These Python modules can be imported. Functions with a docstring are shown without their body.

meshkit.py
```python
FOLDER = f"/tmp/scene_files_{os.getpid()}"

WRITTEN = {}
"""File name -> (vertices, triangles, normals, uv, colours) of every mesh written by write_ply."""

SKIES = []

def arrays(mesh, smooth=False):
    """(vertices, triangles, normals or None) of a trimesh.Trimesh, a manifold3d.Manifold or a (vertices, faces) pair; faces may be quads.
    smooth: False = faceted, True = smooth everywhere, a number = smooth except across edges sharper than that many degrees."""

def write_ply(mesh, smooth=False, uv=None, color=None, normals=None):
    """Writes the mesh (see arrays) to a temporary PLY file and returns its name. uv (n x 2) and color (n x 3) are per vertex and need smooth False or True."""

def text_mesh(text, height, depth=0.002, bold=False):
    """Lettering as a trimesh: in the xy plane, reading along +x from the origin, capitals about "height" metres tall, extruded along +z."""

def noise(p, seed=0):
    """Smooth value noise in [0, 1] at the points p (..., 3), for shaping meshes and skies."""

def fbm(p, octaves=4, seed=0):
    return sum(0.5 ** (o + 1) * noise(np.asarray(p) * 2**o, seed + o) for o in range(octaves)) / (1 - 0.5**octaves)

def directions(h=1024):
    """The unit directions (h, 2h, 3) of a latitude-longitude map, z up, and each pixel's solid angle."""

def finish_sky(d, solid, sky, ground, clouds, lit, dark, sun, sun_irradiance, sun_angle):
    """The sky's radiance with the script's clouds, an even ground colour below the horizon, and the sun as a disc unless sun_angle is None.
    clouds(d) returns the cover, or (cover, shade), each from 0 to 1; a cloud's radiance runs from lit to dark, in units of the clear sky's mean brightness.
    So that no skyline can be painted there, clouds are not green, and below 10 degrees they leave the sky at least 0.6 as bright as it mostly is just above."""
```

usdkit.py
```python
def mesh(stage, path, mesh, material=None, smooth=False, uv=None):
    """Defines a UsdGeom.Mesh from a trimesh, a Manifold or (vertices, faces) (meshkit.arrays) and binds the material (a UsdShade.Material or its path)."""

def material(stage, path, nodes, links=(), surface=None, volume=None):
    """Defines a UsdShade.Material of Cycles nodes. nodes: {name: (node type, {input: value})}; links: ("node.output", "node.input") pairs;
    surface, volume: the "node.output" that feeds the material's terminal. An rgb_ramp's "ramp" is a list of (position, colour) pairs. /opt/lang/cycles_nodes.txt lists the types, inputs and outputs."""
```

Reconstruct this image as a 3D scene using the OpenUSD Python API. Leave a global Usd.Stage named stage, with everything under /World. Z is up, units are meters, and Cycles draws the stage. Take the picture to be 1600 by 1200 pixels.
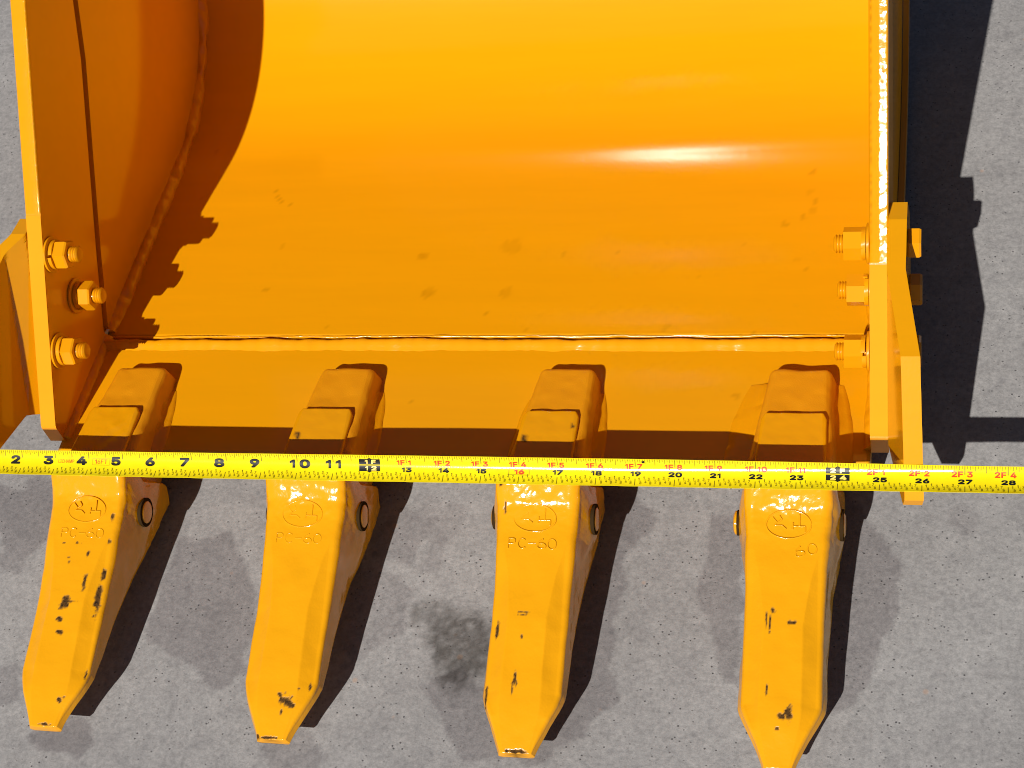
import math, random
import numpy as np, trimesh, manifold3d, usdkit, meshkit
from shapely.geometry import Polygon
from pxr import Usd, UsdGeom, UsdLux, UsdShade, Gf, Vt, Sdf

random.seed(7)
IN = 0.0254                      # everything below is laid out in inches, then written in metres
GROUND = -4.135                  # height of the concrete below the tape, inches
stage = Usd.Stage.CreateInMemory()
UsdGeom.SetStageUpAxis(stage, UsdGeom.Tokens.z)
UsdGeom.SetStageMetersPerUnit(stage, 1.0)
UsdGeom.Xform.Define(stage, '/World')
UsdGeom.Scope.Define(stage, '/World/Looks')

# ------------------------------------------------------------------ camera
EXPOSURE = 0.16
C = np.array([26.9151, -23.6531, 37.4216])
def rotvec(r):
    a = np.linalg.norm(r); k = r / a
    K = np.array([[0, -k[2], k[1]], [k[2], 0, -k[0]], [-k[1], k[0], 0]])
    return np.eye(3) + math.sin(a) * K + (1 - math.cos(a)) * K @ K
R = rotvec(np.array([0.6116, 0.2367, 0.0808]))
cam = UsdGeom.Camera.Define(stage, '/World/camera')
cam.CreateHorizontalApertureAttr(36.0); cam.CreateVerticalApertureAttr(27.0)
cam.CreateFocalLengthAttr(36.0 * 2796.6 / 1600)
cam.CreateClippingRangeAttr(Gf.Vec2f(0.05, 200))
cam.CreateExposureAttr(EXPOSURE)
M = np.eye(4); M[:3, :3] = R.T; M[3, :3] = [C[0] * IN, C[1] * IN, (C[2] - GROUND) * IN]
cam.AddTransformOp().Set(Gf.Matrix4d(*M.ravel().tolist()))

# ------------------------------------------------------------------ sky and sun
SX, SY = 0.2728, 1.0235          # shadow shift per unit of height
sun_dir = np.array([-SX, -SY, 1.0]); sun_dir /= np.linalg.norm(sun_dir)
elev, rot = math.asin(sun_dir[2]), math.atan2(sun_dir[0], sun_dir[1])
sky_m = usdkit.material(stage, '/World/Looks/sky_look', {
    'sky': ('sky_texture', {'sky_type': 'single_scattering', 'sun_disc': False, 'sun_elevation': elev, 'sun_rotation': rot, 'air_density': 0.35, 'aerosol_density': 0.7}),
    'bg': ('background_shader', {'strength': 0.05})}, [('sky.color', 'bg.color')], surface='bg.background')
dome = UsdLux.DomeLight.Define(stage, '/World/sky')
UsdShade.MaterialBindingAPI.Apply(dome.GetPrim()).Bind(sky_m)
dome.GetPrim().SetCustomDataByKey('kind', 'structure')
dome.GetPrim().SetCustomDataByKey('label', 'clear daylight sky above the yard')
dome.GetPrim().SetCustomDataByKey('category', 'sky')
sun = UsdLux.DistantLight.Define(stage, '/World/sun')
sun.CreateIntensityAttr(1.25); sun.CreateNormalizeAttr(True); sun.CreateAngleAttr(0.5)
sun.CreateColorAttr(Gf.Vec3f(1.0, 0.97, 0.92))
zx = sun_dir; xx = np.cross([0, 0, 1.0], zx); xx /= np.linalg.norm(xx); yx = np.cross(zx, xx)
m4 = np.eye(4); m4[0, :3] = xx; m4[1, :3] = yx; m4[2, :3] = zx
sun.AddTransformOp().Set(Gf.Matrix4d(*m4.ravel().tolist()))

# ------------------------------------------------------------------ materials
def paint(name, rough=0.14, bump=0.25, grain=900., base=(0.68, 0.268, 0.002), coarse=0.0, spec=0.5):
    n = {'geo': ('geometry', {}),
         'str': ('mapping', {'scale': (3., 30., 30.)}), 'big': ('noise_texture', {'scale': 2.2, 'detail': 5., 'roughness': 0.6}),
         'tone': ('rgb_ramp', {'ramp': [(0.3, tuple(c * 0.975 for c in base)), (0.7, tuple(min(1, c * 1.02) for c in base))]}),
         'chip': ('attribute', {'attribute': 'chip'}),
         'rustn': ('noise_texture', {'scale': 700., 'detail': 3.}),
         'rust': ('rgb_ramp', {'ramp': [(0.3, (0.016, 0.010, 0.006)), (0.7, (0.11, 0.052, 0.014))]}),
         'spot': ('attribute', {'attribute': 'spot'}),
         'spotc': ('mix_color', {'blend_type': 'multiply', 'b': (0.62, 0.58, 0.45)}),
         'mixc': ('mix_color', {}),
         'rmix': ('mix_float', {'a': rough, 'b': 0.9}),
         'smix': ('mix_float', {'a': spec, 'b': 0.04}),
         'fine': ('noise_texture', {'scale': grain, 'detail': 2.}),
         'peel': ('noise_texture', {'scale': 160., 'detail': 2.}),
         'add': ('math', {'math_type': 'multiply_add', 'value2': 0.35 + coarse}),
         'sub': ('math', {'math_type': 'multiply_add', 'value2': -3.0}),
         'bump': ('bump', {'strength': bump, 'distance': 0.0004}),
         'p': ('principled_bsdf', {'ior': 1.5, 'specular_ior_level': spec})}
    l = [('geo.position', k + '.vector') for k in ('str', 'rustn', 'fine', 'peel')] + [('str.vector', 'big.vector'),
         ('big.fac', 'tone.fac'), ('rustn.fac', 'rust.fac'), ('tone.color', 'spotc.a'), ('spot.fac', 'spotc.fac'),
         ('spotc.result', 'mixc.a'), ('rust.color', 'mixc.b'), ('chip.fac', 'mixc.fac'), ('mixc.result', 'p.base_color'),
         ('chip.fac', 'rmix.fac'), ('rmix.result', 'p.roughness'), ('chip.fac', 'smix.fac'), ('smix.result', 'p.specular_ior_level'),
         ('peel.fac', 'add.value1'), ('fine.fac', 'add.value3'), ('chip.fac', 'sub.value1'), ('add.value', 'sub.value3'),
         ('sub.value', 'bump.height'), ('bump.normal', 'p.normal')]
    return usdkit.material(stage, '/World/Looks/' + name, n, l, surface='p.BSDF')
PAINT = paint('gloss_paint', 0.095, 0.065, 420., base=(0.67, 0.278, 0.002))
PAINT_SIDE = paint('side_paint', 0.16, 0.10, 500.)
PAINT_EDGE = paint('edge_paint', 0.07, 0.10, 700., coarse=0.3)
PAINT_CAST = paint('cast_paint', 0.11, 0.20, 650., base=(0.68, 0.292, 0.003), coarse=0.5)
PAINT_FORGED = paint('forged_paint', 0.36, 0.40, 1400., base=(0.66, 0.255, 0.003))
PAINT_MATT = paint('matt_edge_paint', 0.6, 0.05, 700., spec=.08)
PAINT_WELD = paint('weld_paint', 0.17, 0.25, 600., coarse=0.4)

def flat(name, col, rough=0.4, **kw):
    return usdkit.material(stage, '/World/Looks/' + name, {'p': ('principled_bsdf', {'base_color': col, 'roughness': rough, **kw})}, surface='p.BSDF')
BLACK = flat('black_print', (0.012, 0.012, 0.010), 0.35, specular_ior_level=0.15)
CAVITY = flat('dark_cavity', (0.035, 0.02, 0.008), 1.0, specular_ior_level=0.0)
RED = flat('red_print', (0.56, 0.055, 0.01), 0.35, specular_ior_level=0.15)
PALE = flat('pale_print', (0.85, 0.62, 0.12), 0.35)
TICK = flat('tick_print', (0.13, 0.095, 0.005), 0.4, specular_ior_level=0.15)
TAPE = usdkit.material(stage, '/World/Looks/tape_yellow', {
    'geo': ('geometry', {}), 'n': ('noise_texture', {'scale': 60., 'detail': 4.}),
    'r': ('rgb_ramp', {'ramp': [(0.22, (0.55, 0.42, 0.010)), (0.34, (0.73, 0.57, 0.004)), (0.7, (0.80, 0.64, 0.006))]}),
    'f': ('noise_texture', {'scale': 900., 'detail': 2.}), 'b': ('bump', {'strength': 0.08, 'distance': 0.0003}),
    'p': ('principled_bsdf', {'roughness': 0.10})},
    [('geo.position', 'n.vector'), ('geo.position', 'f.vector'), ('n.fac', 'r.fac'), ('r.color', 'p.base_color'), ('f.fac', 'b.height'), ('b.normal', 'p.normal')], surface='p.BSDF')
TAPEBACK = flat('tape_back', (0.70, 0.55, 0.01), 0.4)
STEEL = flat('hook_steel', (0.5, 0.5, 0.5), 0.3, metallic=1.0)

CONCRETE = usdkit.material(stage, '/World/Looks/concrete', {
    'geo': ('geometry', {}),
    'large': ('noise_texture', {'scale': 5., 'detail': 5., 'roughness': 0.6}),
    'largec': ('rgb_ramp', {'ramp': [(0.3, (0.226, 0.218, 0.214)), (0.5, (0.256, 0.247, 0.242)), (0.7, (0.284, 0.276, 0.271))]}),
    'mid': ('noise_texture', {'scale': 60., 'detail': 8., 'roughness': 0.72, 'distortion': 0.4}),
    'midc': ('rgb_ramp', {'ramp': [(0.30, (0.78, 0.77, 0.78)), (0.5, (0.99, 0.985, 0.98)), (0.70, (1.17, 1.16, 1.15))]}),
    'm1': ('mix_color', {'blend_type': 'multiply', 'fac': 0.75}),
    'grain': ('noise_texture', {'scale': 260., 'detail': 6., 'roughness': 0.85}),
    'grainc': ('rgb_ramp', {'ramp': [(0.25, (0.45, 0.45, 0.45)), (0.5, (0.98, 0.98, 0.98)), (0.75, (1.5, 1.48, 1.46))]}),
    'm2': ('mix_color', {'blend_type': 'multiply', 'fac': 0.8}),
    'vor': ('voronoi_texture', {'scale': 230., 'randomness': 1.}),
    'pit': ('map_range', {'from_min': 0.10, 'from_max': 0.18, 'to_min': 1., 'to_max': 0., 'clamp': True}),
    'sel': ('noise_texture', {'scale': 60., 'detail': 3.}),
    'selr': ('map_range', {'from_min': 0.43, 'from_max': 0.58, 'to_min': 0., 'to_max': 1., 'clamp': True}),
    'pitm': ('math', {'math_type': 'multiply'}),
    'pits': ('math', {'math_type': 'multiply', 'value2': 0.82}),
    'm3': ('mix_color', {'b': (0.055, 0.052, 0.055)}),
    'vor2': ('voronoi_texture', {'scale': 75., 'randomness': 1.}),
    'agg': ('map_range', {'from_min': 0.10, 'from_max': 0.26, 'to_min': 0.30, 'to_max': 0., 'clamp': True}),
    'm4': ('mix_color', {'blend_type': 'multiply', 'b': (0.62, 0.62, 0.65)}),
    'vor3': ('voronoi_texture', {'scale': 24., 'randomness': 1.}),
    'warm': ('map_range', {'from_min': 0.035, 'from_max': 0.06, 'to_min': 0.55, 'to_max': 0., 'clamp': True}),
    'm5': ('mix_color', {'b': (0.36, 0.24, 0.17)}),
    'wet': ('attribute', {'attribute': 'wet'}),
    'm6': ('mix_color', {'blend_type': 'multiply', 'b': (0.66, 0.635, 0.65)}),
    'oil': ('attribute', {'attribute': 'oil'}),
    'm7': ('mix_color', {'blend_type': 'multiply', 'b': (0.17, 0.15, 0.13)}),
    'h1': ('math', {'math_type': 'multiply_add', 'value2': 0.9}),
    'h2': ('math', {'math_type': 'multiply_add', 'value2': -1.2}),
    'bump': ('bump', {'strength': 0.55, 'distance': 0.0007}),
    'p': ('principled_bsdf', {'roughness': 0.85, 'specular_ior_level': 0.3})},
    [('geo.position', k + '.vector') for k in ('large', 'mid', 'grain', 'vor', 'sel', 'vor2', 'vor3')] + [
     ('large.fac', 'largec.fac'), ('mid.fac', 'midc.fac'), ('grain.fac', 'grainc.fac'),
     ('largec.color', 'm1.a'), ('midc.color', 'm1.b'), ('m1.result', 'm2.a'), ('grainc.color', 'm2.b'),
     ('vor2.distance', 'agg.value'), ('agg.result', 'm4.fac'), ('m2.result', 'm4.a'),
     ('vor3.distance', 'warm.value'), ('warm.result', 'm5.fac'), ('m4.result', 'm5.a'),
     ('wet.fac', 'm6.fac'), ('m5.result', 'm6.a'), ('oil.fac', 'm7.fac'), ('m6.result', 'm7.a'),
     ('vor.distance', 'pit.value'), ('sel.fac', 'selr.value'), ('pit.result', 'pitm.value1'), ('selr.result', 'pitm.value2'),
     ('pitm.value', 'pits.value1'), ('pits.value', 'm3.fac'), ('m7.result', 'm3.a'), ('m3.result', 'p.base_color'),
     ('mid.fac', 'h1.value1'), ('grain.fac', 'h1.value3'), ('pitm.value', 'h2.value1'), ('h1.value', 'h2.value3'),
     ('h2.value', 'bump.height'), ('bump.normal', 'p.normal')], surface='p.BSDF')

# ------------------------------------------------------------------ scene helpers
used = {}
def numbered(path):
    k = used.get(path, -1) + 1; used[path] = k
    return path if k == 0 else f'{path}_{k:03d}'
ORIGIN = {}
def thing(name, label, cat, origin):
    path = numbered('/World/' + name)
    x = UsdGeom.Xform.Define(stage, path)
    o = np.array([origin[0], origin[1], origin[2]], float)
    x.AddTranslateOp().Set(Gf.Vec3d(o[0] * IN, o[1] * IN, (o[2] - GROUND) * IN))
    x.GetPrim().SetCustomDataByKey('label', label); x.GetPrim().SetCustomDataByKey('category', cat)
    ORIGIN[path] = o
    return path
def obj(name, mesh, mat, parent='/World', smooth=35, label=None, attrs=None):
    path = numbered(parent + '/' + name)
    o = ORIGIN.get(parent, np.zeros(3)) if parent != '/World' else np.array([0, 0, GROUND])
    if hasattr(mesh, 'to_mesh'):
        q = mesh.to_mesh(); v, f = np.array(q.vert_properties[:, :3], float), np.array(q.tri_verts)
    elif isinstance(mesh, trimesh.Trimesh):
        v, f = np.array(mesh.vertices), np.array(mesh.faces)
    else:
        v, f = np.asarray(mesh[0], float), np.asarray(mesh[1], int)
        if f.shape[1] == 4: f = np.vstack([f[:, [0, 1, 2]], f[:, [0, 2, 3]]])
    v = (v - o) * IN
    m = usdkit.mesh(stage, path, (v, f), mat, smooth=True if attrs else smooth)
    for k, a in (attrs or {}).items():
        UsdGeom.PrimvarsAPI(m).CreatePrimvar(k, Sdf.ValueTypeNames.FloatArray, 'vertex').Set(Vt.FloatArray.FromNumpy(np.asarray(a, np.float32)))
    ORIGIN[path] = o
    if label: m.GetPrim().SetCustomDataByKey('label', label)
    return path
def tag(path, label=None, cat=None, kind=None):
    p = stage.GetPrimAtPath(path)
    if label: p.SetCustomDataByKey('label', label)
    if cat: p.SetCustomDataByKey('category', cat)
    if kind: p.SetCustomDataByKey('kind', kind)

def grid_faces(n, m, close_m=False):
    i, j = np.meshgrid(np.arange(n - 1), np.arange(m if close_m else m - 1), indexing='ij')
    j2 = (j + 1) % m
    return np.stack([i * m + j, (i + 1) * m + j, (i + 1) * m + j2, i * m + j2], -1).reshape(-1, 4)
def loft(rings, cap=True):
    """rings (n, m, 3): closed cross-sections, joined; end caps as fans."""
    rings = np.asarray(rings, float); n, m, _ = rings.shape
    f = grid_faces(n, m, True); f = np.vstack([f[:, [0, 1, 2]], f[:, [0, 2, 3]]]); v = rings.reshape(-1, 3)
    if cap:
        a, b = len(v), len(v) + 1
        v = np.vstack([v, rings[0].mean(0), rings[-1].mean(0)])
        j = np.arange(m); j2 = (j + 1) % m
        f = np.vstack([f, np.stack([np.full(m, a), j, j2], 1), np.stack([np.full(m, b), (n - 1) * m + j2, (n - 1) * m + j], 1)])
    t = trimesh.Trimesh(v, f, process=False)
    if t.volume < 0: t.invert()
    return t
def tube(path, r, m=8, closed=False):
    p = np.asarray(path, float); d = np.gradient(p, axis=0)
    if closed: d = np.roll(p, -1, 0) - np.roll(p, 1, 0)
    d /= np.linalg.norm(d, axis=1, keepdims=True) + 1e-12
    up = np.array([0, 0, 1.0]); s = np.cross(d, up); s /= np.linalg.norm(s, axis=1, keepdims=True) + 1e-12
    u = np.cross(s, d); a = np.arange(m) / m * 2 * np.pi
    rr = np.broadcast_to(np.asarray(r, float), (len(p),))
    ring = p[:, None] + rr[:, None, None] * (np.cos(a)[None, :, None] * s[:, None] + np.sin(a)[None, :, None] * u[:, None])
    if closed: return loft(np.vstack([ring, ring[:1]]), cap=False)
    return loft(ring)
def resample(p, step):
    p = np.asarray(p, float); s = np.r_[0, np.cumsum(np.linalg.norm(np.diff(p, axis=0), axis=1))]
    t = np.linspace(0, s[-1], max(2, int(s[-1] / step) + 1))
    return np.stack([np.interp(t, s, p[:, k]) for k in range(p.shape[1])], 1)
def bead(path, side, up, w, h, seed, ripple=7., section=None, wob=0.25, step=0.05, taper=0.):
    """A weld bead: half-elliptic section along a path, with ripples and an uneven edge."""
    p = resample(path, step); n = len(p); t = np.arange(n) * step
    side = np.broadcast_to(np.asarray(side, float), (n, 3)); up = np.broadcast_to(np.asarray(up, float), (n, 3))
    if section is None:
        a = np.linspace(0, np.pi, 11); section = np.stack([np.cos(a), np.sin(a)], 1)
        section = np.vstack([section, [[-0.9, -0.4], [0.9, -0.4]]])
    sec = np.asarray(section, float)
    nz = lambda k, f: meshkit.fbm(np.stack([t * f, np.full(n, k * 9.1), np.zeros(n)], 1), 3, seed) - 0.5
    wl = w * (1 + wob * 2 * nz(1, 1.5)[:, None] + 0.10 * np.abs(np.sin(t * ripple))[:, None] * (sec[:, 1] < 0.5)[None])
    hh = h * (1 + wob * 2 * nz(2, 1.1) + 0.14 * np.abs(np.sin(t * ripple + nz(3, 1.) * 4)))
    if taper: wl = wl * (.35 + .65 * np.clip(np.minimum(t + .08, t[-1] - t + .6) / taper, 0, 1) ** .6)[:, None]
    if taper: hh = hh * np.clip(np.minimum(t + .08, t[-1] - t + .08) / taper, 0, 1) ** .6
    off = 0.35 * w * nz(4, 0.6) * (taper == 0)
    ring = p[:, None] + (off[:, None] + sec[None, :, 0] * wl)[..., None] * side[:, None] + (sec[None, :, 1] * hh[:, None])[..., None] * up[:, None]
    return loft(ring)
def spheres_hull(pts):
    return manifold3d.Manifold.hull_points(np.vstack([np.asarray(p[:3]) + p[3] * trimesh.creation.icosphere(2).vertices for p in pts]))
def noisy(mesh, amp, freq, seed, size=0.12):
    if hasattr(mesh, 'to_mesh'):
        q = mesh.refine_to_length(size).to_mesh(); t = trimesh.Trimesh(np.array(q.vert_properties[:, :3], float), np.array(q.tri_verts), process=True)
    else: t = mesh.copy()
    d = meshkit.fbm(np.array(t.vertices) * freq, 3, seed) - 0.5
    t.vertices = t.vertices + t.vertex_normals * (d * amp)[:, None]
    return t
def prism_x(poly, x0, x1, size=None):
    """A (y, z) outline made a plate between x0 and x1."""
    t = trimesh.creation.extrude_polygon(Polygon(poly), x1 - x0, engine='earcut')
    if size:
        v, f = trimesh.remesh.subdivide_to_size(t.vertices, t.faces, size, max_iter=12); t = trimesh.Trimesh(v, f)
    v = np.array(t.vertices); t.vertices = np.stack([v[:, 2] + x0, v[:, 0], v[:, 1]], 1)
    return t
def in_poly(px, py, poly, soft, seed, freq, amp):
    """Soft, ragged mask of a polygon."""
    import shapely
    pts = np.stack([px, py, np.zeros_like(px)], 1)
    qx = px + amp * (meshkit.fbm(pts * freq, 4, seed) - 0.5); qy = py + amp * (meshkit.fbm(pts * freq, 4, seed + 50) - 0.5)
    P = Polygon(poly).buffer(0.25).buffer(-0.12); pp = shapely.points(qx, qy)
    d = shapely.distance(P.boundary, pp); d = np.where(shapely.contains(P, pp), -d, d)
    return np.clip(0.5 - d / soft, 0, 1)

# ------------------------------------------------------------------ the ground
inner_x, inner_y = np.arange(-12, 32, 0.09), np.arange(-9.5, 25, 0.09)
ring = np.array([1, 4, 10, 22, 50, 110, 240, 500.])
gx = np.r_[inner_x[0] - ring[::-1], inner_x, inner_x[-1] + ring]; gy = np.r_[inner_y[0] - ring[::-1], inner_y, inner_y[-1] + ring]
GX, GY = np.meshgrid(gx, gy, indexing='ij'); px, py = GX.ravel(), GY.ravel()
wet = np.zeros(len(px)); oil = np.zeros(len(px))
near = (px > -3) & (px < 28) & (py > -9) & (py < 4)
WET = [([(-1.2, 1.8), (.5, 1.7), (.75, .3), (0, -.4), (-.6, 0)], .8), ([(5.4, .4), (6.7, 0), (7.4, -1), (8.2, -4.1), (7.5, -4.2), (6.2, -3.3), (5.1, -2.9), (5.2, -.6)], .75),
       ([(11.3, .15), (12.1, -.25), (12.4, 1.2), (11.4, 1.4)], .6),
       ([(17, 2.2), (18.5, 1.6), (18.3, .2), (18, -1.8), (18, -3.1), (18.3, -4), (17.9, -4.9), (17.1, -5.3), (16.4, -6.0), (14.8, -5.8), (13.8, -4.8), (13.4, -3.9), (14.1, -3.5), (14.9, -3.8), (16.2, -4.2)], .75),
       ([(20.4, .9), (21.4, 1.2), (21.5, -3.3), (21.0, -2.8), (20.6, -1.1)], .7),
       ([(24.0, 2.1), (25.2, .4), (25.25, -1.7), (24.6, -3.0), (24.2, -4.1), (23.8, -4.3), (23.4, -3.5), (23.4, 0)], .8),
       ([(2.6, -6.1), (2.9, -5.75), (3.86, -5.8), (4, -6.25), (3.5, -6.65), (2.9, -6.5)], .85), ([(9.4, -5.9), (10.3, -5.6), (10.6, -6.4), (10.4, -7.2), (9.6, -7.2)], .6),
       ([(10.4, -.7), (11.8, -1.2), (12.3, -2.6), (11.3, -3.4), (10.4, -3.0)], .5), ([(-.3, -.4), (.2, -.2), (.5, -.9), (.1, -1.3), (-.3, -1.1)], .6),
       ([(1.0, -4.6), (1.3, -4.5), (1.4, -4.8), (1.1, -4.9)], .6), ([(26.9, 1.4), (27.5, 1.5), (27.4, 1.0), (27, .9)], .45), ([(12.4, 1.6), (13.4, 1.2), (13.2, -.6), (12.6, -.4)], .35)]
pn, qn = px[near], py[near]
for k, (poly, a) in enumerate(WET):
    wet[near] = np.maximum(wet[near], a * in_poly(pn, qn, poly, 0.10, 11 + k, .75, 1.3))
OIL = [(11.6, -1.2), (12.6, -1.5), (13.3, -2.2), (14.1, -2.1), (14.8, -2.6), (15.1, -4.4), (14.4, -4.2), (13.6, -3.6), (12.9, -2.6), (12.1, -2.1)]
o1 = in_poly(pn, qn, OIL, 1.1, 70, 1.3, 1.5)
mott = meshkit.fbm(np.stack([pn * 3.2, qn * 3.2, 0 * pn], 1), 5, 5)
patch = meshkit.fbm(np.stack([pn * 1.1 + 5, qn * 1.1, 0 * pn], 1), 3, 15)
core = np.exp(-(((pn - 14.2) / .95) ** 2 + ((qn + 3.0) / 1.15) ** 2)) + .55 * np.exp(-(((pn - 13.2) / 1.0) ** 2 + ((qn + 1.95) / .55) ** 2))
fine = meshkit.fbm(np.stack([pn * 7, qn * 7, 0 * pn], 1), 4, 25)
body = np.clip(o1 * .55 + core * .75, 0, 1) * np.clip(.45 + 1.3 * (patch - .25), .25, 1.1)
oil[near] = np.clip((body - .62 * (1 - .5 * mott - .5 * fine)) * 1.6, 0, .8) * np.clip(.6 + 1.0 * (fine - .25), .3, 1)
gz = GROUND + 0.02 * (meshkit.fbm(np.stack([px * .5, py * .5, 0 * px], 1), 3, 3) - .5)
g = obj('concrete_ground', (np.stack([px, py, gz], 1), grid_faces(len(gx), len(gy))), CONCRETE, smooth=True, attrs={'wet': wet, 'oil': oil})
tag(g, 'grey pitted concrete ground with damp patches under the bucket', 'ground', 'structure')
chip_v, chip_f = [], []
rng = np.random.default_rng(4)

# ------------------------------------------------------------------ the bucket
XL, TH, XR = 1.416, 0.469, 24.6193
M0, Z0, YK, RB, R2, A1 = -0.0955, -2.3764, 14.2, 7.5, 5.6, 0.7
ARC_T = math.atan(M0); ACY = YK - RB * math.sin(ARC_T); ACZ = Z0 + M0 * YK + RB * math.cos(ARC_T)
def floor_z(y): return np.where(np.asarray(y) < YK, Z0 + M0 * np.asarray(y), ACZ - np.sqrt(np.maximum(RB * RB - (np.asarray(y) - ACY) ** 2, 0)))
def front_z(y): return -4.2738 + 0.9674 * np.asarray(y)
BUCKET = thing('excavator_bucket', 'yellow painted excavator bucket with four teeth lying on concrete, mouth up', 'bucket', (13.02, 8.0, GROUND))

# spots of dried water on the floor plate: x, y, half sizes
SPOTS = [(11.36, 8.29, .2, .2), (13.74, 8.29, .19, .2), (13.62, 10.22, .31, .3), (6.07, 8.48, .07, .1), (18.7, 6.87, .11, .13), (6.1, 10.36, .07, .08), (10.84, 9.86, .15, .11),
         (15.27, 9.84, .11, .14), (13.25, 7.44, .06, .08), (22.51, 13.18, .09, .11), (22.46, 12.34, .09, .1), (22.67, 11.92, .09, .1), (22.34, 11.25, .11, .11), (22.6, 11.51, .1, .13),
         (21.79, 10.99, .11, .1), (8.43, 6.95, .06, .08), (22.25, 9.53, .07, .08), (22.55, 9.14, .06, .08), (21.27, 6.66, .06, .08), (2.59, 14.86, .07, .11), (2.67, 12.64, .06, .06),
         (16.92, 9.89, .07, .08), (10.68, 4.94, .06, .08), (20.93, 4.31, .06, .08), (11.66, 3.99, .06, .08), (20.7, 10.2, .05, .07), (19.5, 8.9, .05, .07), (14.6, 6.8, .05, .06)]
def spots(x, y):
    s = np.zeros(len(x)); q = np.stack([x, y, 0 * x], 1)
    wob = (meshkit.fbm(q * 6, 3, 8) - .5) * 0.9
    for k, (a, b, r, t) in enumerate(SPOTS):
        d = np.hypot((x - a) / r, (y - b) / t) + wob
        strength = (0.5, 0.38, 0.28)[k % 3] if k < 8 else (0.5, 0.32, 0.6)[k % 3]
        s = np.maximum(s, strength * np.clip((1.15 - d) * 4, 0, 1) * np.where(d < 0.65, 0.75, 1))
    hair = np.abs(np.hypot(x - 6.2, y - 13.2) - 1.0) < 0.028
    s = np.maximum(s, 0.6 * (hair & (x < 5.95) & (y < 13.2) & (y > 12.2)))
    return s
def sheet(curve, thick, x0, x1, step):
    """A plate whose upper face follows a (y, z) curve; fine enough to carry the spots."""
    c = np.asarray(curve, float); d = np.gradient(c, axis=0); d /= np.linalg.norm(d, axis=1, keepdims=True)
    low = c + thick * np.stack([d[:, 1], -d[:, 0]], 1)
    ringp = np.vstack([c, low[::-1]]); xs = np.linspace(x0, x1, int((x1 - x0) / step) + 1)
    r = np.concatenate([np.broadcast_to(xs[:, None, None], (len(xs), len(ringp), 1)), np.broadcast_to(ringp[None], (len(xs),) + ringp.shape)], 2)
    return loft(r), len(c), len(ringp)
ys = np.arange(6.53, YK, 0.13)
ang = np.linspace(ARC_T, math.radians(172), 260)
END = math.radians(165)
def wall(a, off=0.):
    """The heel arc, a tighter arc up the back, then straight on to the mouth; off: outward."""
    cy2, cz2 = ACY + (RB - R2) * math.sin(A1), ACZ - (RB - R2) * math.cos(A1)
    b = np.minimum(a, END); run = (a - b) * 10
    y = np.where(b < A1, ACY + (RB + off) * np.sin(b), cy2 + (R2 + off) * np.sin(b)); z = np.where(b < A1, ACZ - (RB + off) * np.cos(b), cz2 - (R2 + off) * np.cos(b))
    return np.stack([y + run * math.cos(END), z + run * math.sin(END)], 1)
curve = np.vstack([np.stack([ys, floor_z(ys)], 1), wall(ang)])
fm, nc, nr = sheet(curve, 0.26, XL - 0.02, XR + 0.02, 0.11)
v = np.array(fm.vertices); sp = spots(v[:, 0], v[:, 1]) * (v[:, 2] < 2)
v[:, 1] += -.022 * (v[:, 0] - 13.) * np.clip((v[:, 2] + 1.5) / 2.5, 0, 1)
k = np.arange(len(v)) % nr < nc
wav = (meshkit.fbm(np.stack([v[:, 0] * .22, v[:, 1] * .5, v[:, 2] * .5], 1), 2, 31) - .5) * 0.012
v[:, 2] += np.where(k & (v[:, 1] < 13), wav, 0)
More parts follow.
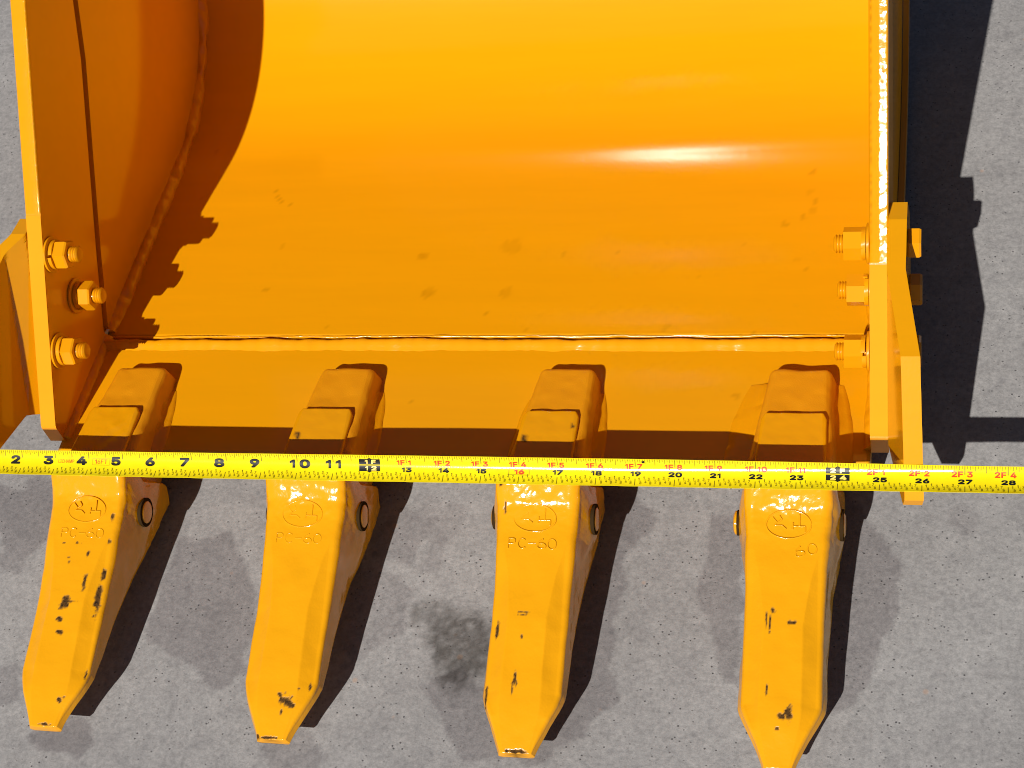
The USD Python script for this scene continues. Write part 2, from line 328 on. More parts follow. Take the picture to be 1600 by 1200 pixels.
# normals split at the rim: keep the two faces apart by exporting the upper face and the shell separately joined
fm.vertices = v
obj('floor_plate', fm, PAINT, BUCKET, attrs={'spot': sp, 'chip': 0 * sp})
ys = np.arange(2.04, 6.28, 0.11)
lm, nc, nr = sheet(np.stack([ys, floor_z(ys) + 0.02], 1), 0.55, XL - 0.1, XR - 0.0, 0.11)
v = np.array(lm.vertices); sp = spots(v[:, 0], v[:, 1])
obj('lip_plate', lm, PAINT, BUCKET, attrs={'spot': sp, 'chip': 0 * sp})
# weld between lip and floor: gentle front, sharp rear
yw = 6.17
xs = np.linspace(XL + .05, XR - .05, 400)
path = np.stack([xs, np.full(400, yw), np.full(400, float(floor_z(yw)) + 0.015)], 1)
SEC = [(-1.1, -.3), (-1.0, 0.02), (-.7, .22), (-.35, .58), (0, .88), (.35, 1.0), (.62, .85), (.72, .25), (.75, -.3)]
obj('lip_weld', bead(path, (0, 1, 0), (0, 0, 1), 0.24, 0.135, 21, ripple=7., section=SEC, wob=.30), PAINT_WELD, BUCKET, smooth=60)
gp = path + [0, .22, -.34]
obj('backing_strip', bead(gp, (0, 1, 0), (0, 0, 1), .40, .20, 33, ripple=3., wob=.1), PAINT_WELD, BUCKET, smooth=60)
ep = path + [0, .345, -.05]
obj('floor_edge_weld', bead(ep, (0, 1, 0), (0, 0, 1), .035, .05, 35, ripple=21., wob=.9), PAINT_WELD, BUCKET, smooth=60)

seam = [(15.4, 7.3), (13.28, 4.61), (12.19, 3.19), (10.13, 1.1), (8.1, -.98), (6.56, -2.66), (6.5, -2.9)]
front = [(2.43, float(front_z(2.43))), (13.9, float(front_z(13.9)))]
cheek = front + [(14.6, 8.95), (15.5, 8.3)] + [(y - .02, z + .05) for y, z in seam] + [(5, -2.83), (3, -2.64), (2.43, -2.60)]
fl = [(y, float(floor_z(y)) - 0.3) for y in np.arange(6.7, YK, .8)]
ar = [tuple(q) for q in wall(np.linspace(ARC_T, math.radians(169), 50), .3)]
back = [(y + .21, z - .15) for y, z in seam[::-1][1:]]
back = [(6.62, -3.3)] + [(y, z) for y, z in fl] + ar + [(15.9, 7.6)] + back[::-1][0:]
for s, (xa, xb) in ((-1, (XL - TH, XL)), (1, (XR, XR + TH))):
    inner = XL if s < 0 else XR
    cm = prism_x(cheek, xa, xb)
    ck = obj('side_plate', cm, PAINT_SIDE, BUCKET, smooth=20, label='left side plate, its inner face in shade' if s < 0 else 'right side plate, seen edge on')
    bm = prism_x(back, min(inner, inner + s * .455), max(inner, inner + s * .455))
    obj('back_side_plate', bm, PAINT, BUCKET, smooth=20)
    # recessed seam between the two side plates
    sp_ = resample([(inner + s * .25, y + .09, z - .05) for y, z in seam], .08)
    obj('seam_weld', tube(sp_, 0.13 + 0.012 * rng.normal(size=len(sp_)).cumsum().clip(-1, 1), 8), PAINT_WELD, BUCKET, smooth=60)
    # corner weld along the floor
    cy = np.vstack([np.stack([np.arange(6.7, YK, .2), floor_z(np.arange(6.7, YK, .2))], 1), wall(ang[:165])])
    cp = np.stack([np.full(len(cy), inner - s * .05), cy[:, 0], cy[:, 1] + .04], 1)
    cp[:, 1] -= .05 * (cp[:, 1] > 19)
    q = resample(cp, .05)
    obj('corner_weld', bead(q, (-s * .7, 0, -.7), (-s * .7, 0, .7), 0.20, 0.15, 40 + s, ripple=5., wob=.85), PAINT_WELD, BUCKET, smooth=60)
    lp = np.array([[inner - s * .04, y, float(floor_z(y)) + .06] for y in np.arange(2.5, 6.6, .1)])
    obj('corner_weld', bead(lp, (-s * .7, 0, -.7), (-s * .7, 0, .7), 0.20, 0.11, 60 + s, ripple=7., wob=.4), PAINT_WELD, BUCKET, smooth=60)
    # bumpy flame-cut edge on the upper part of the front edge
    ey = 5.7 if s > 0 else 6.9
    a, b = np.array([0, ey, float(front_z(ey))]), np.array([0, 13.8, float(front_z(13.8))])
    t = np.linspace(0, 1, 330)[:, None]; cpt = a + (b - a) * t; cpt[:, 0] = (xa + xb) / 2
    nrm = np.array([0, -.695, .719]); m = 26
    u = np.linspace(-1, 1, m); hgt = 0.045 * np.clip((1 - np.abs(u)) * 7, 0, 1) ** .5
    if s > 0: hgt = hgt + np.where(u > .05, .0165 * (u - .05), -.03 * (u - .05)) * np.clip((1 - np.abs(u)) * 7, 0, 1)
    top = cpt[:, None] + u[None, :, None] * np.array([TH / 2 + .012, 0, 0]) + hgt[None, :, None] * nrm
    dn = meshkit.fbm(top.reshape(-1, 3) * 6, 3, 90).reshape(330, m) - .5
    rim = np.exp(-((-s * u - .84) / .11) ** 2)
    beadn = np.abs(np.sin(t * 140 + meshkit.fbm(np.c_[t * 30, 0 * t, 0 * t], 2, 3)[:, None] * 3))
    fade = np.clip((t - .0) / .12, .25, 1)
    top = top + (dn * .012 + rim[None] * beadn * (.034 if s > 0 else .022) * fade + (.0 if s > 0 else -.012 * u[None] ** 2))[..., None] * nrm
    bot = cpt[:, None] + np.array([1, -1])[None, :, None] * np.array([TH / 2, 0, 0]) - .04 * nrm
    obj('edge_bead', loft(np.concatenate([top, bot], 1)), PAINT_EDGE, ck, smooth=50)

for s in (-1, 1):
    xa = XL - TH if s < 0 else XR
    y0, y1 = 2.47, (5.66 if s > 0 else 6.86)
    e = trimesh.creation.box((TH - .004, 1, .05)); v = np.array(e.vertices)
    t = v[:, 1] + .5; yy = y0 + (y1 - y0) * t
    e.vertices = np.stack([v[:, 0] + xa + TH / 2, yy - .695 * v[:, 2], front_z(yy) + .719 * v[:, 2]], 1)
    obj('edge_strip', e, PAINT_MATT, BUCKET, smooth=20)
    hp = [(y, -3.95 - .0 * y) for y in (8.6, 20.2)] + [(20.9, -2.0), (19.5, -2.2), (17.5, -3.0), (14.7, -3.35), (8.6, -2.95)]
    hp = [(8.6, -3.45), (14.7, -4.02), (17.2, -3.85), (19.0, -3.1), (20.6, -1.7), (20.1, -1.2), (18.5, -2.5), (16.9, -3.15), (14.6, -3.3), (8.6, -2.7)]
    x0 = XR + TH + .003 if s > 0 else XL - TH - .003
    obj('heel_strip', prism_x(hp, min(x0, x0 + s * .17), max(x0, x0 + s * .17)), PAINT_SIDE, BUCKET, smooth=20)

# side cutters, bolted outside the side plates and bent outward at the front
cut_poly = [(6.42, 2.08), (2.35, 1.78), (-.14, -.58), (-.2, -.68), (-.16, -.95), (.9, -1.25), (2.7, -1.70), (3.6, -2.7), (5.2, -3.0), (7.6, -1.6), (8.2, .2), (7.1, 1.95)]
BOLTS = [(6.33, 1.25), (6.27, -.60), (4.35, -.74)]
def hexa(x0, x1, y, z, af, turn, ch=.05):
    r = af / math.sqrt(3); a = np.arange(6) * math.pi / 3 + turn
    rings = [(x0, r * .93), (x0 + ch, r), (x1 - ch, r), (x1, r * .93)]
    return loft([[(x, y + q * math.cos(b), z + q * math.sin(b)) for b in a] for x, q in rings])
def lathe_x(prof, y, z, n=28):
    a = np.arange(n) / n * 2 * math.pi
    return loft([[(x, y + q * math.cos(b), z + q * math.sin(b)) for b in a] for x, q in prof])
for s in (-1, 1):
    t = prism_x(cut_poly, 0, .46, size=.22); v = np.array(t.vertices)
    if s > 0: flare = .21 * np.maximum(0, -(v[:, 1] - 5.0) * .777 + (v[:, 2] - 2.1) * .63)      # distance in front of the slanting bend line
    else: flare = np.interp(-(v[:, 1] - 6.4) * .795 + (v[:, 2] - 2.08) * .606, [0, .5, 3.6], [0, .45, .95])
    v[:, 0] = (XR + TH + .006 + v[:, 0] + flare) if s > 0 else (XL - TH - .006 - v[:, 0] - flare)
    t.vertices = v
    if s < 0: t.invert()
    cut = obj('side_cutter', t, PAINT, BUCKET, smooth=25 if s > 0 else 12, label='left side cutter plate bent outward' if s < 0 else 'right side cutter plate passing under the tape')
    inner = XL if s < 0 else XR
    for k, (by, bz) in enumerate(BOLTS):
        d = -s                                       # the nut side points into the bucket
        seq = lambda a, b: (inner + d * a, inner + d * b)
        shank = [(inner + d * -.2, .235), (inner + d * .63, .235)]
        for i in range(3):
            x0 = .64 + i * .075 + .03
            shank += [(inner + d * (x0 + .01), .215), (inner + d * (x0 + .04), .245), (inner + d * (x0 + .07), .215)]
        shank += [(inner + d * .90, .20), (inner + d * .92, .17)]
        bolt = obj('bolt', lathe_x(shank, by, bz), PAINT_SIDE, BUCKET, smooth=40)
        obj('washer', lathe_x([(inner, .50), (inner + d * .02, .53), (inner + d * .075, .53), (inner + d * .095, .49)], by, bz, 36), PAINT_SIDE, bolt, smooth=40)
        aa = np.linspace(.10, 2 * math.pi - .10, 34) + (2.4 if s < 0 else .4) + k
        obj('spring_washer', loft([[(inner + d * (.10 + .03 * q / 34), by + r * math.cos(b), bz + r * math.sin(b)) if w == 0 else (inner + d * (.205 + .03 * q / 34), by + r * math.cos(b), bz + r * math.sin(b)) for w, r in ((0, .25), (0, .43), (1, .43), (1, .25))] for q, b in enumerate(aa)]), PAINT_SIDE, bolt, smooth=30)
        obj('nut', hexa(*seq(.235, .62), by, bz, .76, .26 + .5 * k + (.2 if s > 0 else 0)), PAINT_SIDE, bolt, smooth=20)
        ho = (XR + TH + .47) if s > 0 else (XL - TH - .47)
        obj('bolt_head', hexa(ho, ho + s * .34, by, bz, .74, .2 + .7 * k), PAINT_SIDE, bolt, smooth=20)

# ------------------------------------------------------------------ teeth
TX0, TS = 3.333, 6.4542
PY = [-6.34, -5, -3.5, -2, -1, -.5, -.22, 0, .3, .78]; PZ = [-2.98, -2.50, -2.12, -1.76, -1.49, -1.31, -1.16, -.95, -.70, -.66]
from scipy.interpolate import PchipInterpolator
top_z = PchipInterpolator(PY, PZ)
bot_z = PchipInterpolator([-6.34, -5.05, -3.7, -1.4, .1, .8, 1.1], [-3.28, -3.05, -3.05, -3.28, -3.50, -3.72, -3.75])
half_w = PchipInterpolator([-6.34, -6.25, -4.98, -4.85, -3.4, -1.6, -.6, .2, .8], [.40, .43, .93, .955, .95, .98, 1.02, 1.04, 1.03])
CHIPS = {0: [(-.01, -3.13, .15, .19), (-.07, -3.56, .1, .07), (0, -3.92, .15, .07), (.46, -2.56, .06, .27), (.90, -2.92, .11, .45), (.93, -2.27, .07, .25), (.37, -5.66, .08, .11), (.5, -5.61, .06, .05), (-.15, -1.88, .06, .035), (-.12, -2.02, .05, .035),
             (.02, -1.47, .1, .035), (-.39, -1.48, .05, .035), (.4, -1.77, .05, .09), (.05, -6.3, .2, .05), (.92, -.75, .05, .11), (.93, -1.4, .05, .1), (.94, -4.9, .03, .15), (.2, -3.1, .2, .035)],
         1: [(.3, -5.41, .2, .17), (.1, -5.27, .08, .07), (.45, -5.52, .1, .09), (.2, -5.69, .05, .07), (-.38, -6.29, .08, .07), (-.1, -6.31, .27, .04), (.88, -5.0, .03, .15), (.62, -5.1, .03, .03)],
         2: [(-.76, -3.32, .05, .27), (-.9, -5.03, .05, .34), (-.15, -4.6, .05, .17), (-.2, -4.84, .03, .15), (-.1, -4.75, .03, .1), (-.08, -2.95, .13, .03), (-.1, -3.02, .1, .025), (-.07, -3.57, .06, .06), (-.9, .17, .08, .07), (-.62, .18, .13, .05), (-.79, -.34, .04, .17), (0, -6.3, .34, .05)],
         3: [(-.26, -2.68, .08, .1), (-.31, -3.02, .03, .34), (-.4, -2.9, .03, .2), (.22, -2.95, .11, .05), (.22, -5.12, .11, .2), (.07, -5.2, .13, .09), (-.05, -5.49, .06, .035), (-.32, -4.6, .03, .15)]}
def chips(i, x, y, z):
    c = np.zeros(len(x)); q = np.stack([x, y, z], 1)
    wob = (meshkit.fbm(q * [13, 10, 13], 4, 70 + i) - .5) * 3.4
    for a, b, r, t in CHIPS[i]:
        c = np.maximum(c, np.clip((1.0 - np.hypot((x - a) / r, (y - b) / t) + wob * .55) * 2.6, 0, 1))
    return c * (z > top_z(np.clip(y, -6.34, .78)) - .45)
def tooth_section(y):
    w, zt, zb = float(half_w(np.clip(y, -6.34, .8))), float(top_z(np.clip(y, -6.34, .78))), float(bot_z(np.clip(y, -6.34, 1.1)))
    sc = float(np.interp(y, [-6.3, -5.5, -4.9, -3.2, -2.0, -1.3, -.7], [.02, .05, .20, .21, .15, .05, .03]))      # drop of the flanks beside the middle ridge
    fa = float(np.interp(y, [-6.3, -4.9, -3.0, -1.9, -1.2, 1], [.80, .52, .50, .64, .80, .82]))                    # ridge half-width as a fraction
    bulge = .15 * math.exp(-((y + .1) / .75) ** 2)
    out = []
    n = 34
    us = np.linspace(0, 1, n)
    r = float(np.interp(y, [-6.2, -5.8, -3.2, -1.4, 0.5], [.05, .14, .16, .24, .27]))
    xt = us * (w - r * .8)
    f = np.clip((xt / w - fa) / max(1e-3, (1 - fa)), 0, 1)
    prof = zt - sc * (f * 1.35 - .35 * f * f) - .012 * (xt / w) ** 2
    ze = prof[-1]
    right = [(a, b) for a, b in zip(xt, prof)]
    for a in np.linspace(.15, 1, 8) * math.pi / 2:
        right.append((w - r * .8 + r * math.sin(a) * .95, ze - r + r * math.cos(a)))
    xs_, zs_ = right[-1]
    for q in np.linspace(.08, 1, 16):
        zz = zs_ + (zb + .08 - zs_) * q
        right.append((xs_ + (.10 + 0 * bulge) * q * float(np.interp(y, [-5.6, -4.2], [.5, 1])) + bulge * math.sin(math.pi * min(1, q * 1.05)) ** .8 + (.10 * q * min(1, max(0, (y + 1.6) / 1.4))), zz))
    xb, _ = right[-1]
    right += [(xb - .06, zb), (xb * .5, zb)]
    left = [(-a, b) for a, b in right[::-1]]
    return np.array(right + [(0, zb)] + left[:-1])
st = np.r_[np.linspace(-6.36, -6.2, 9), np.linspace(-6.15, .74, 190)]
secs = [tooth_section(y) for y in st]
def tooth_mesh(i):
    rings = np.array([np.concatenate([s[:, :1], np.full((len(s), 1), y), s[:, 1:]], 1) for y, s in zip(st, secs)])
    # rear edge slants back towards the lower lugs
    low = np.clip((-.9 - rings[..., 2]) / 2.8, 0, 1); back = np.clip((rings[..., 1] + 1.4) / 2.1, 0, 1)
    lug = np.clip(1 - np.abs(low - .78) / .45, 0, 1)
    rings[..., 1] += back ** 2 * lug * .75
    c0 = rings[0].mean(0); rings[0] = c0 + (rings[0] - c0) * .72
    t = loft(rings); v = np.array(t.vertices)
    if i == 3: v[:, 0] *= 1 - .16 * np.clip((-5.0 - v[:, 1]) / 1.3, 0, 1)
    rear = np.clip((v[:, 1] + 1.6) / 1.2, .22, 1)
    d = (meshkit.fbm(v * [3.2, 4.2, 3.2], 3, 100 + i) - .5) * .05 * rear + (meshkit.fbm(v * 9, 2, 120 + i) - .5) * .010 * rear + (meshkit.fbm(v * [.8, .6, .8], 2, 140 + i) - .5) * .07 + (meshkit.fbm(v * [1.7, 1.3, 1.7], 2, 160 + i) - .5) * .05
    v = v + np.array(t.vertex_normals) * d[:, None]
    yq = np.clip(v[:, 1], -6.34, .78); hz = np.clip((v[:, 2] - bot_z(yq)) / (top_z(yq) - bot_z(yq)), 0, 1)
    v[:, 0] += (.14, .13, .09, .03)[i] * hz * np.clip(v[:, 0] / .9, 0, 1) * np.clip((v[:, 1] + 6.3) / 1.2, 0, 1)
    c = chips(i, v[:, 0], v[:, 1], v[:, 2])
    t.vertices = v
    return t, c
PITCH = [-.035, -.022, 0, 0.]     # small differences in how the teeth sit
ROLL = [0, 0, 0, 0]
def seat(v, i):
    v = np.array(v, float); a = PITCH[i]; y, z = v[:, 1] + 6.3, v[:, 2] + 3.0
    v[:, 1], v[:, 2] = y * math.cos(a) - z * math.sin(a) - 6.3, y * math.sin(a) + z * math.cos(a) - 3.0
    v[:, 0] += TX0 + TS * i
    return v
def stroke_set(strokes, i, cx, cy, sx, sy, r, turn=0.):
    parts = []
    for s in strokes:
        p = resample(np.array(s, float), .03 / max(sx, sy) * 1.0)
        x, y = p[:, 0] * sx, p[:, 1] * sy
        x, y = x * math.cos(turn) - y * math.sin(turn) + cx, x * math.sin(turn) + y * math.cos(turn) + cy
        parts.append(tube(np.stack([x, y, top_z(y) - r * .15], 1), r, 8))
    t = trimesh.util.concatenate(parts)
    t.vertices = seat(t.vertices, i); return t
el = lambda cx, cy, a, b, t0=0, t1=360, n=40: [(cx + a * math.cos(math.radians(t)), cy + b * math.sin(math.radians(t))) for t in np.linspace(t0, t1, n)]
EMBLEM = [el(0, 0, 1, 1), [(-.72, .5), (-.52, .15), (-.64, -.08), (-.28, -.08), (-.1, -.32)], [(-.42, .62), (-.3, .35), (-.5, .12)],
          [(.48, .72), (.48, -.1)], [(.2, .15), (.17, -.32)], [(.2, -.1), (.74, -.1), (.74, -.5)]]
def P(x): return [[(x, -1), (x, 1), (x + .55, 1), (x + .72, .75), (x + .72, .25), (x + .55, 0), (x, 0)]]
def Cc(x): return [el(x + .45, 0, .45, 1, 45, 315)]
def dash(x): return [[(x, 0), (x + .8, 0)]]
def six(x): return [el(x + .45, -.42, .45, .56), [(x + .02, -.35), (x + .15, .4), (x + .6, 1)]]
def zero(x): return [el(x + .45, 0, .45, 1)]
LET = P(-2.6) + Cc(-1.55) + dash(-.45) + six(.55) + zero(1.65)
TOOTH_LABEL = ['leftmost tooth, scraped to black metal along its right edge', 'tooth with a brown chip near its point', 'tooth with thin black scratches down its middle', 'rightmost tooth with black chips near its point']
for i in range(4):
    t, c = tooth_mesh(i); t.vertices = seat(t.vertices, i)
    tp = obj('tooth', t, PAINT_CAST, BUCKET, attrs={'chip': c, 'spot': 0 * c}, label=TOOTH_LABEL[i])
    ox = (.12, .03, .0, .05)[i]
    obj('cast_emblem', stroke_set(EMBLEM, i, ox, -.57, .56, .33, .022), PAINT_CAST, tp, smooth=60)
    if i < 3: obj('cast_lettering', stroke_set(LET, i, ox - .02, -1.20, .245, .125, .019), PAINT_CAST, tp, smooth=60)
    else: obj('cast_lettering', stroke_set(six(-1.1) + zero(.15), i, .50, -1.18, .25, .125, .019, turn=.22), PAINT_CAST, tp, smooth=60)
    x0 = TX0 + TS * i
    py_, pz_ = .02, -2.30
    pz = pz_ + PITCH[i] * 6; tv = np.array(t.vertices); r_ = np.hypot(tv[:, 1] - py_, tv[:, 2] - pz) < .36
    xl, xr = tv[r_ & (tv[:, 0] < x0), 0].min() - .004, tv[r_ & (tv[:, 0] > x0), 0].max() + .004
    pl = (0., 0., .04, .09)[i]
    pin = lathe_x([(xl - pl, .25), (xl - pl + .04, .31), (xr + .015, .31), (xr + .045, .25)], py_, pz, 28)
    obj('pin', pin, PAINT_CAST, tp, smooth=40)
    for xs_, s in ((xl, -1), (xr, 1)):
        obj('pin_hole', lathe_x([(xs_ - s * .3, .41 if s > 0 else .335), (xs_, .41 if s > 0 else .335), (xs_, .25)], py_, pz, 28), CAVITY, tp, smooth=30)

    # adapter: the forged block welded on the lip
    zl = lambda y: float(floor_z(y))
    aw = 1.08 if i == 3 else 1.0
    ad = spheres_hull([(sx * .58 * aw, 4.66, -2.43, .24) for sx in (-1, 1)] + [((.72 if sx > 0 else -.84) * aw, 1.55, -1.83, .25) for sx in (-1, 1)] + [(sx * .70 * aw, 4.72, zl(4.7) - .1, .2) for sx in (-1, 1)] + [((.92 if sx > 0 else -1.02) * aw, 1.5, zl(1.5) - .1, .14) for sx in (-1, 1)])
    nose = spheres_hull([(sx * .70, 1.6, -1.80, .12) for sx in (-1, 1)] + [(sx * .55, -2.4, -2.3, .12) for sx in (-1, 1)] + [(sx * .9, 1.5, -3.35, .12) for sx in (-1, 1)] + [(sx * .6, -2.4, -2.6, .12) for sx in (-1, 1)])
    leg = spheres_hull([(sx * .85, 1.5, -3.0, .12) for sx in (-1, 1)] + [(sx * .85, 4.2, -3.35, .12) for sx in (-1, 1)] + [(sx * .8, 1.5, -3.6, .12) for sx in (-1, 1)] + [(sx * .8, 4.2, -3.72, .12) for sx in (-1, 1)])
    a_m = noisy(ad + nose + leg, .07, 2.2, 200 + i, .10); a_m.vertices = a_m.vertices + [x0, 0, 0]
    ap = obj('tooth_adapter', a_m, PAINT_FORGED, BUCKET, smooth=50)
    pw = (.76, .78, .76, .84)[i]
    pad = spheres_hull([(sx * (pw - .05), 2.86, -1.78, .07) for sx in (-1, 1)] + [(sx * pw, 1.35, -1.56, .07) for sx in (-1, 1)] + [(sx * (pw - .12), 3.0, -1.78, .07) for sx in (-1, 1)] +
                       [(sx * (pw - .05), 2.90, -2.2, .07) for sx in (-1, 1)] + [(sx * pw, 1.30, -2.2, .07) for sx in (-1, 1)] + [(sx * (pw - .2), 1.22, -1.56, .07) for sx in (-1, 1)])
    p_m = noisy(pad, .03, 3.5, 220 + i, .09); p_m.vertices = p_m.vertices + [x0 - (.13, .14, .12, .04)[i], 0, .02]
    v = np.array(p_m.vertices); ch = np.zeros(len(v))
    if i in (1, 2):
        for a, b, r in ((-.72, 2.1, .09), (-.70, 1.95, .06)) + (((.55, 2.5, .08),) if i == 2 else ()):
            ch = np.maximum(ch, np.clip((1 - np.hypot(v[:, 0] - x0 - a, v[:, 1] - b) / r) * 4, 0, 1))
    obj('raised_pad', p_m, PAINT, ap, attrs={'chip': ch, 'spot': 0 * ch}) if i in (1, 2) else obj('raised_pad', p_m, PAINT, ap, smooth=50)
    for s in (-1, 1):
        yy = np.linspace(4.7 if i == 3 else 4.35 if s > 0 else 4.1, 1.7, 60)
        arch = np.clip((4.4 - yy) * 1.2, 0, 1)
        xo = np.interp(yy, [1.5, 4.7], [1.11 if s > 0 else 1.20, .93]) * aw + (.16 if i == 3 and s < 0 else 0)
        pth = np.stack([x0 + s * (xo + .05 * arch), yy, floor_z(yy) + .03], 1)
        if i == 0 and s < 0: continue
        obj('adapter_weld', bead(pth, (s, 0, 0), (0, 0, 1), (.17, .18, .18, .42 if s < 0 else .26)[i], (.40, .40, .40, .52)[i], 300 + i * 2 + s, ripple=3., wob=.09, section=[(-1.3, -.3), (-1.3, .85), (-1., .75), (-.5, .45), (0, .28), (.5, .13), (1., .02), (1.1, -.2)], taper=1.3), PAINT_WELD, ap, smooth=60)

# ------------------------------------------------------------------ the tape measure
TAPE_T = thing('tape_measure', 'yellow steel tape measure blade stretched across the bucket teeth', 'tape measure', (14, .3, -.5))
TR, HW = 0.50, 0.375
def tape_pt(x, s, off=0.0):
    """A point of the printed face: x inches along, s inches across (far edge positive)."""
    x = np.asarray(x, float); s = np.asarray(s, float)
    a = s / TR; y = (TR - off) * np.sin(a); z = TR - (TR - off) * np.cos(a)
    kx = [0, 5, 8, 13, 19, 23, 26.8, 34]
    tilt = np.radians(np.interp(x, kx, [16, 21, 25, 32, 31, 21, 11, 8]))
    y0, z0 = np.interp(x, kx, [.18, .28, .33, .32, .34, .25, .06, .04]), np.interp(x, kx, [-.30, -.46, -.52, -.46, -.49, -.40, -.16, -.14])
    x = x + (-z0 / 37.4) * (x - 26.92)
    return np.stack([x, y * np.cos(tilt) - z * np.sin(tilt) + y0, y * np.sin(tilt) + z * np.cos(tilt) + z0], -1)
xs = np.linspace(-.02, 34, 280); ss = np.linspace(-HW, HW, 25)
X, S = np.meshgrid(xs, ss, indexing='ij')
up = tape_pt(X, S); dn = tape_pt(X, S, -.008)
blade = obj('blade', loft(np.concatenate([up, dn[:, ::-1]], 1)), TAPE, TAPE_T, smooth=40)
obj('hook', trimesh.util.concatenate([trimesh.creation.box((.9, .6, .05), trimesh.transformations.translation_matrix((.42, 0, .02))), trimesh.creation.box((.05, .6, .5), trimesh.transformations.translation_matrix((-.06, 0, -.2)))]), STEEL, TAPE_T)
def flat_text(text, height, wide, bold=True, fat=0.):
    if '1' in text and len(text) > 1 or text == '1':
        out, x = [], 0.
        for ch in text:
            v, f = flat_text(ch, height, wide, bold, fat) if ch != '1' else one(height, wide, fat)
            out.append((v + [x, 0, 0], f)); x += v[:, 0].max() + height * (.16 + .04 * wide)
        return join(out)
    t = meshkit.text_mesh(text, height, .001, bold)
    n = t.face_normals[:, 2] > .9
    t = trimesh.Trimesh(t.vertices, t.faces[n], process=True); t.remove_unreferenced_vertices()
    v = np.array(t.vertices); v[:, 0] *= wide
    if fat:
        from shapely import union_all
        shp = union_all([Polygon(v[q, :2]).buffer(1e-5) for q in t.faces]).buffer(fat, join_style=2)
        parts = [trimesh.creation.triangulate_polygon(q, engine='earcut') for q in getattr(shp, 'geoms', [shp])]
        t = trimesh.util.concatenate([trimesh.Trimesh(np.c_[a, np.zeros(len(a))], b) for a, b in parts]); v = np.array(t.vertices)
    v[:, 0] -= v[:, 0].min()
    vv, ff = trimesh.remesh.subdivide_to_size(v, t.faces, .06 if height > .06 else .5, max_iter=8)
    return np.array(vv), np.array(ff)
def one(h, wide, fat):
    w = h * .17 * (.6 + .4 * wide)
    shp = Polygon([(h * .22 * wide, 0), (h * .22 * wide + w, 0), (h * .22 * wide + w, h), (h * .22 * wide + w * .1, h), (0, h * .80), (0, h * .62), (h * .22 * wide, h * .74)]).buffer(fat * .8, join_style=2)
    a, b = trimesh.creation.triangulate_polygon(shp, engine='earcut')
    v = np.c_[a, np.zeros(len(a))]; v[:, 0] -= v[:, 0].min()
    vv, ff = trimesh.remesh.subdivide_to_size(v, b, .06, max_iter=8)
    return np.array(vv), np.array(ff)
cache = {}
def text_on(text, h, wide, x, s, align='c', bold=True, slant=0., fat=0., off=.006):
    key = (text, h, wide, bold, fat)
    if key not in cache: cache[key] = flat_text(*key)
    v, f = cache[key]; w = v[:, 0].max()
    vx = v[:, 0] - {'l': 0, 'c': w / 2, 'r': w}[align]
    c, q = math.cos(slant), math.sin(slant)
    return tape_pt(x + vx * c - v[:, 1] * q, s + vx * q + v[:, 1] * c, off), f
def rect_on(x0, x1, s0, s1, off=.004):
    n = max(2, int((s1 - s0) / .05) + 2); s = np.linspace(s0, s1, n)
    v = np.vstack([tape_pt(np.full(n, x0), s, off), tape_pt(np.full(n, x1), s, off)])
    f = []
    for k in range(n - 1): f += [(k, n + k, n + k + 1), (k, n + k + 1, k + 1)]
    return v, np.array(f)
def join(parts):
    vs, fs, k = [], [], 0
    for v, f in parts: vs.append(v); fs.append(np.asarray(f) + k); k += len(v)
    return np.vstack(vs), np.vstack(fs)
ticks = []
LAST = 33
for n in range(0, LAST * 16):
    x = n / 16
    if n % 16 == 0:
        if n: ticks += [rect_on(x - .009, x + .009, HW - .22, HW - .01), rect_on(x - .009, x + .009, -HW + .02, -HW + .22)]
        continue
    L = .17 if n % 8 == 0 else .125 if n % 4 == 0 else .10 if n % 2 == 0 else .07
    ticks.append(rect_on(x - .0065, x + .0065, HW - .01 - L, HW - .01))
for inch in range(0, LAST):
    for k, (p_, q_) in enumerate(((1, 8), (1, 4), (3, 8), (1, 2), (5, 8), (3, 4), (7, 8))):
        x, dz = inch + (k + 1) / 8, (.0, .035)[k % 2]
        ticks += [text_on(str(p_), .078, .85, x - .028, -.205 + dz, 'c', False, 0., .002), text_on(str(q_), .078, .85, x + .020, -.310 + dz, 'c', False, 0., .002)]
        a0, a1 = np.array([x - .034, x + .028]), np.array([-.235 + dz, -.195 + dz])
        ticks.append((tape_pt(np.array([a0[0], a0[0] + .012, a0[1] + .012, a0[1]]), np.array([a1[0], a1[0], a1[1], a1[1]]), .003), np.array([[0, 1, 2], [0, 2, 3]])))
obj('tick_marks', join(ticks), TICK, blade, smooth=False)
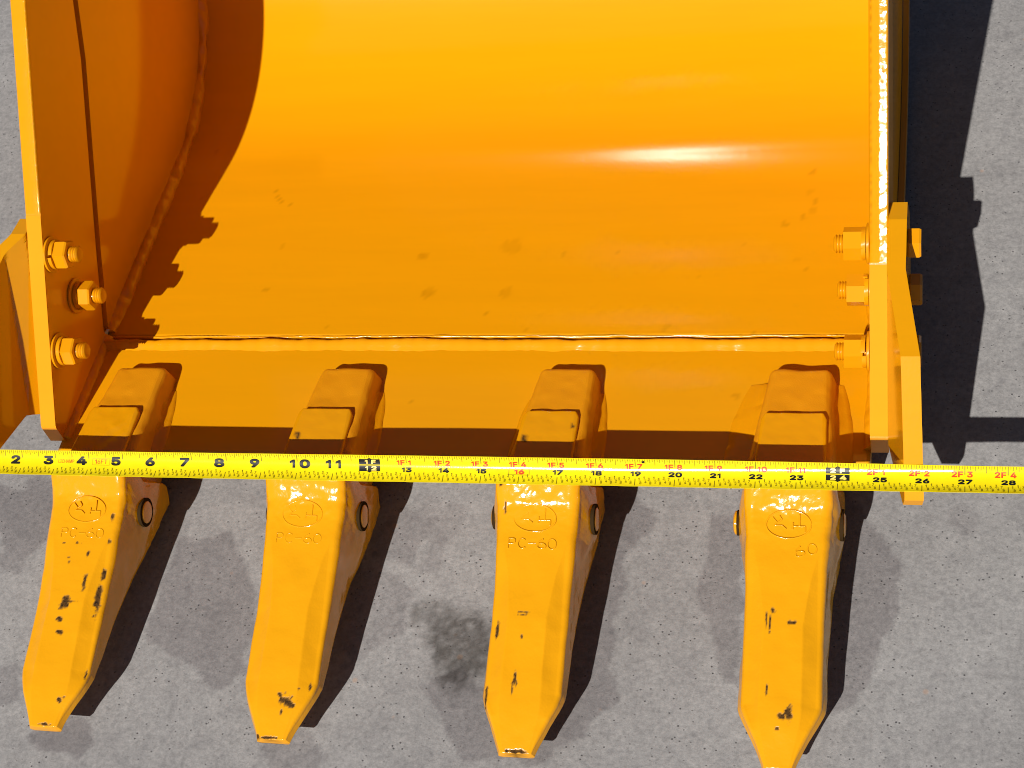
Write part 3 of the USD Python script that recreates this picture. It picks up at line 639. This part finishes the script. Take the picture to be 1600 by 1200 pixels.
for n in range(1, LAST):
    if n < 10: obj('inch_numeral', text_on(str(n), .20, 1.75, n - .055, 0.0, 'r', fat=.016), BLACK, blade, smooth=False)
    elif n < 12:
        a, b = text_on('1', .20, 1.75, n - .06, 0.0, 'r', fat=.016), text_on(str(n)[1], .20, 1.75, n + .065, 0.0, 'l', fat=.016)
        obj('inch_numeral', join([a, b]), BLACK, blade, smooth=False)
    elif n % 12 == 0:
        x = float(n); d = .285
        tri = lambda s0, s1: (tape_pt(np.array([x - .07, x + .07, x]), np.array([s0, s0, s1]), .004), np.array([[0, 1, 2]]) if s1 > s0 else np.array([[0, 2, 1]]))
        obj('foot_block', join([rect_on(x - d, x + d, .10, .25), rect_on(x - d, x + d, -.075, .075), tri(.25, .29), tri(-.075, -.115)]), BLACK, blade, smooth=False)
        ft = n // 12
        obj('foot_numeral', join([text_on(str(ft), .10, 1.8, x - .05, .125, 'r', off=.012, fat=.006), text_on('F', .10, 1.7, x + .05, .125, 'l', off=.012, fat=.006), text_on(str(n)[0], .10, 1.9, x - .04, -.05, 'r', off=.012, fat=.006), text_on(str(n)[1], .10, 1.9, x + .05, -.05, 'l', off=.012, fat=.006)]), PALE, blade, smooth=False)
    else:
        ft, r = divmod(n, 12)
        obj('foot_numeral', join([text_on(f'{ft}F', .125, 1.35, n - .04, .10, 'r', fat=.005), text_on(str(r), .125, 1.35, n + .05, .10, 'l', fat=.005)]), RED, blade, smooth=False)
        stud = n == 16
        obj('inch_numeral', text_on(str(n), .105, 1.9, n + .01, -.08, 'c', fat=.009), RED if stud else BLACK, blade, smooth=False)
        if stud:
            w = .009
            obj('stud_frame', join([rect_on(n - .27, n + .27, .055, .055 + w), rect_on(n - .27, n + .27, -.105 - w, -.105), rect_on(n - .27, n - .27 + w, -.105, .055), rect_on(n + .27 - w, n + .27, -.105, .055)]), BLACK, blade, smooth=False)
dia = np.linspace(0, 2 * np.pi, 9)[:-1]
obj('truss_mark', (tape_pt(19.2 + .04 * np.cos(dia), .29 + .04 * np.sin(dia), .003), np.array([[0, k, k + 1] for k in range(1, 7)])), BLACK, blade, smooth=False)
obj('maker_lettering', text_on('LICHAMP', .095, .78, 3.10, .03, 'l', False), RED, blade, smooth=False)
w = .006
obj('length_lettering', join([text_on('16FT', .12, 1.0, 4.19, .02, 'l', False), rect_on(4.12, 4.62, .16, .16 + w), rect_on(4.12, 4.62, -.01 - w, -.01), rect_on(4.12 - w, 4.12, -.01, .16), rect_on(4.62, 4.62 + w, -.01, .16)]), RED, blade, smooth=False)
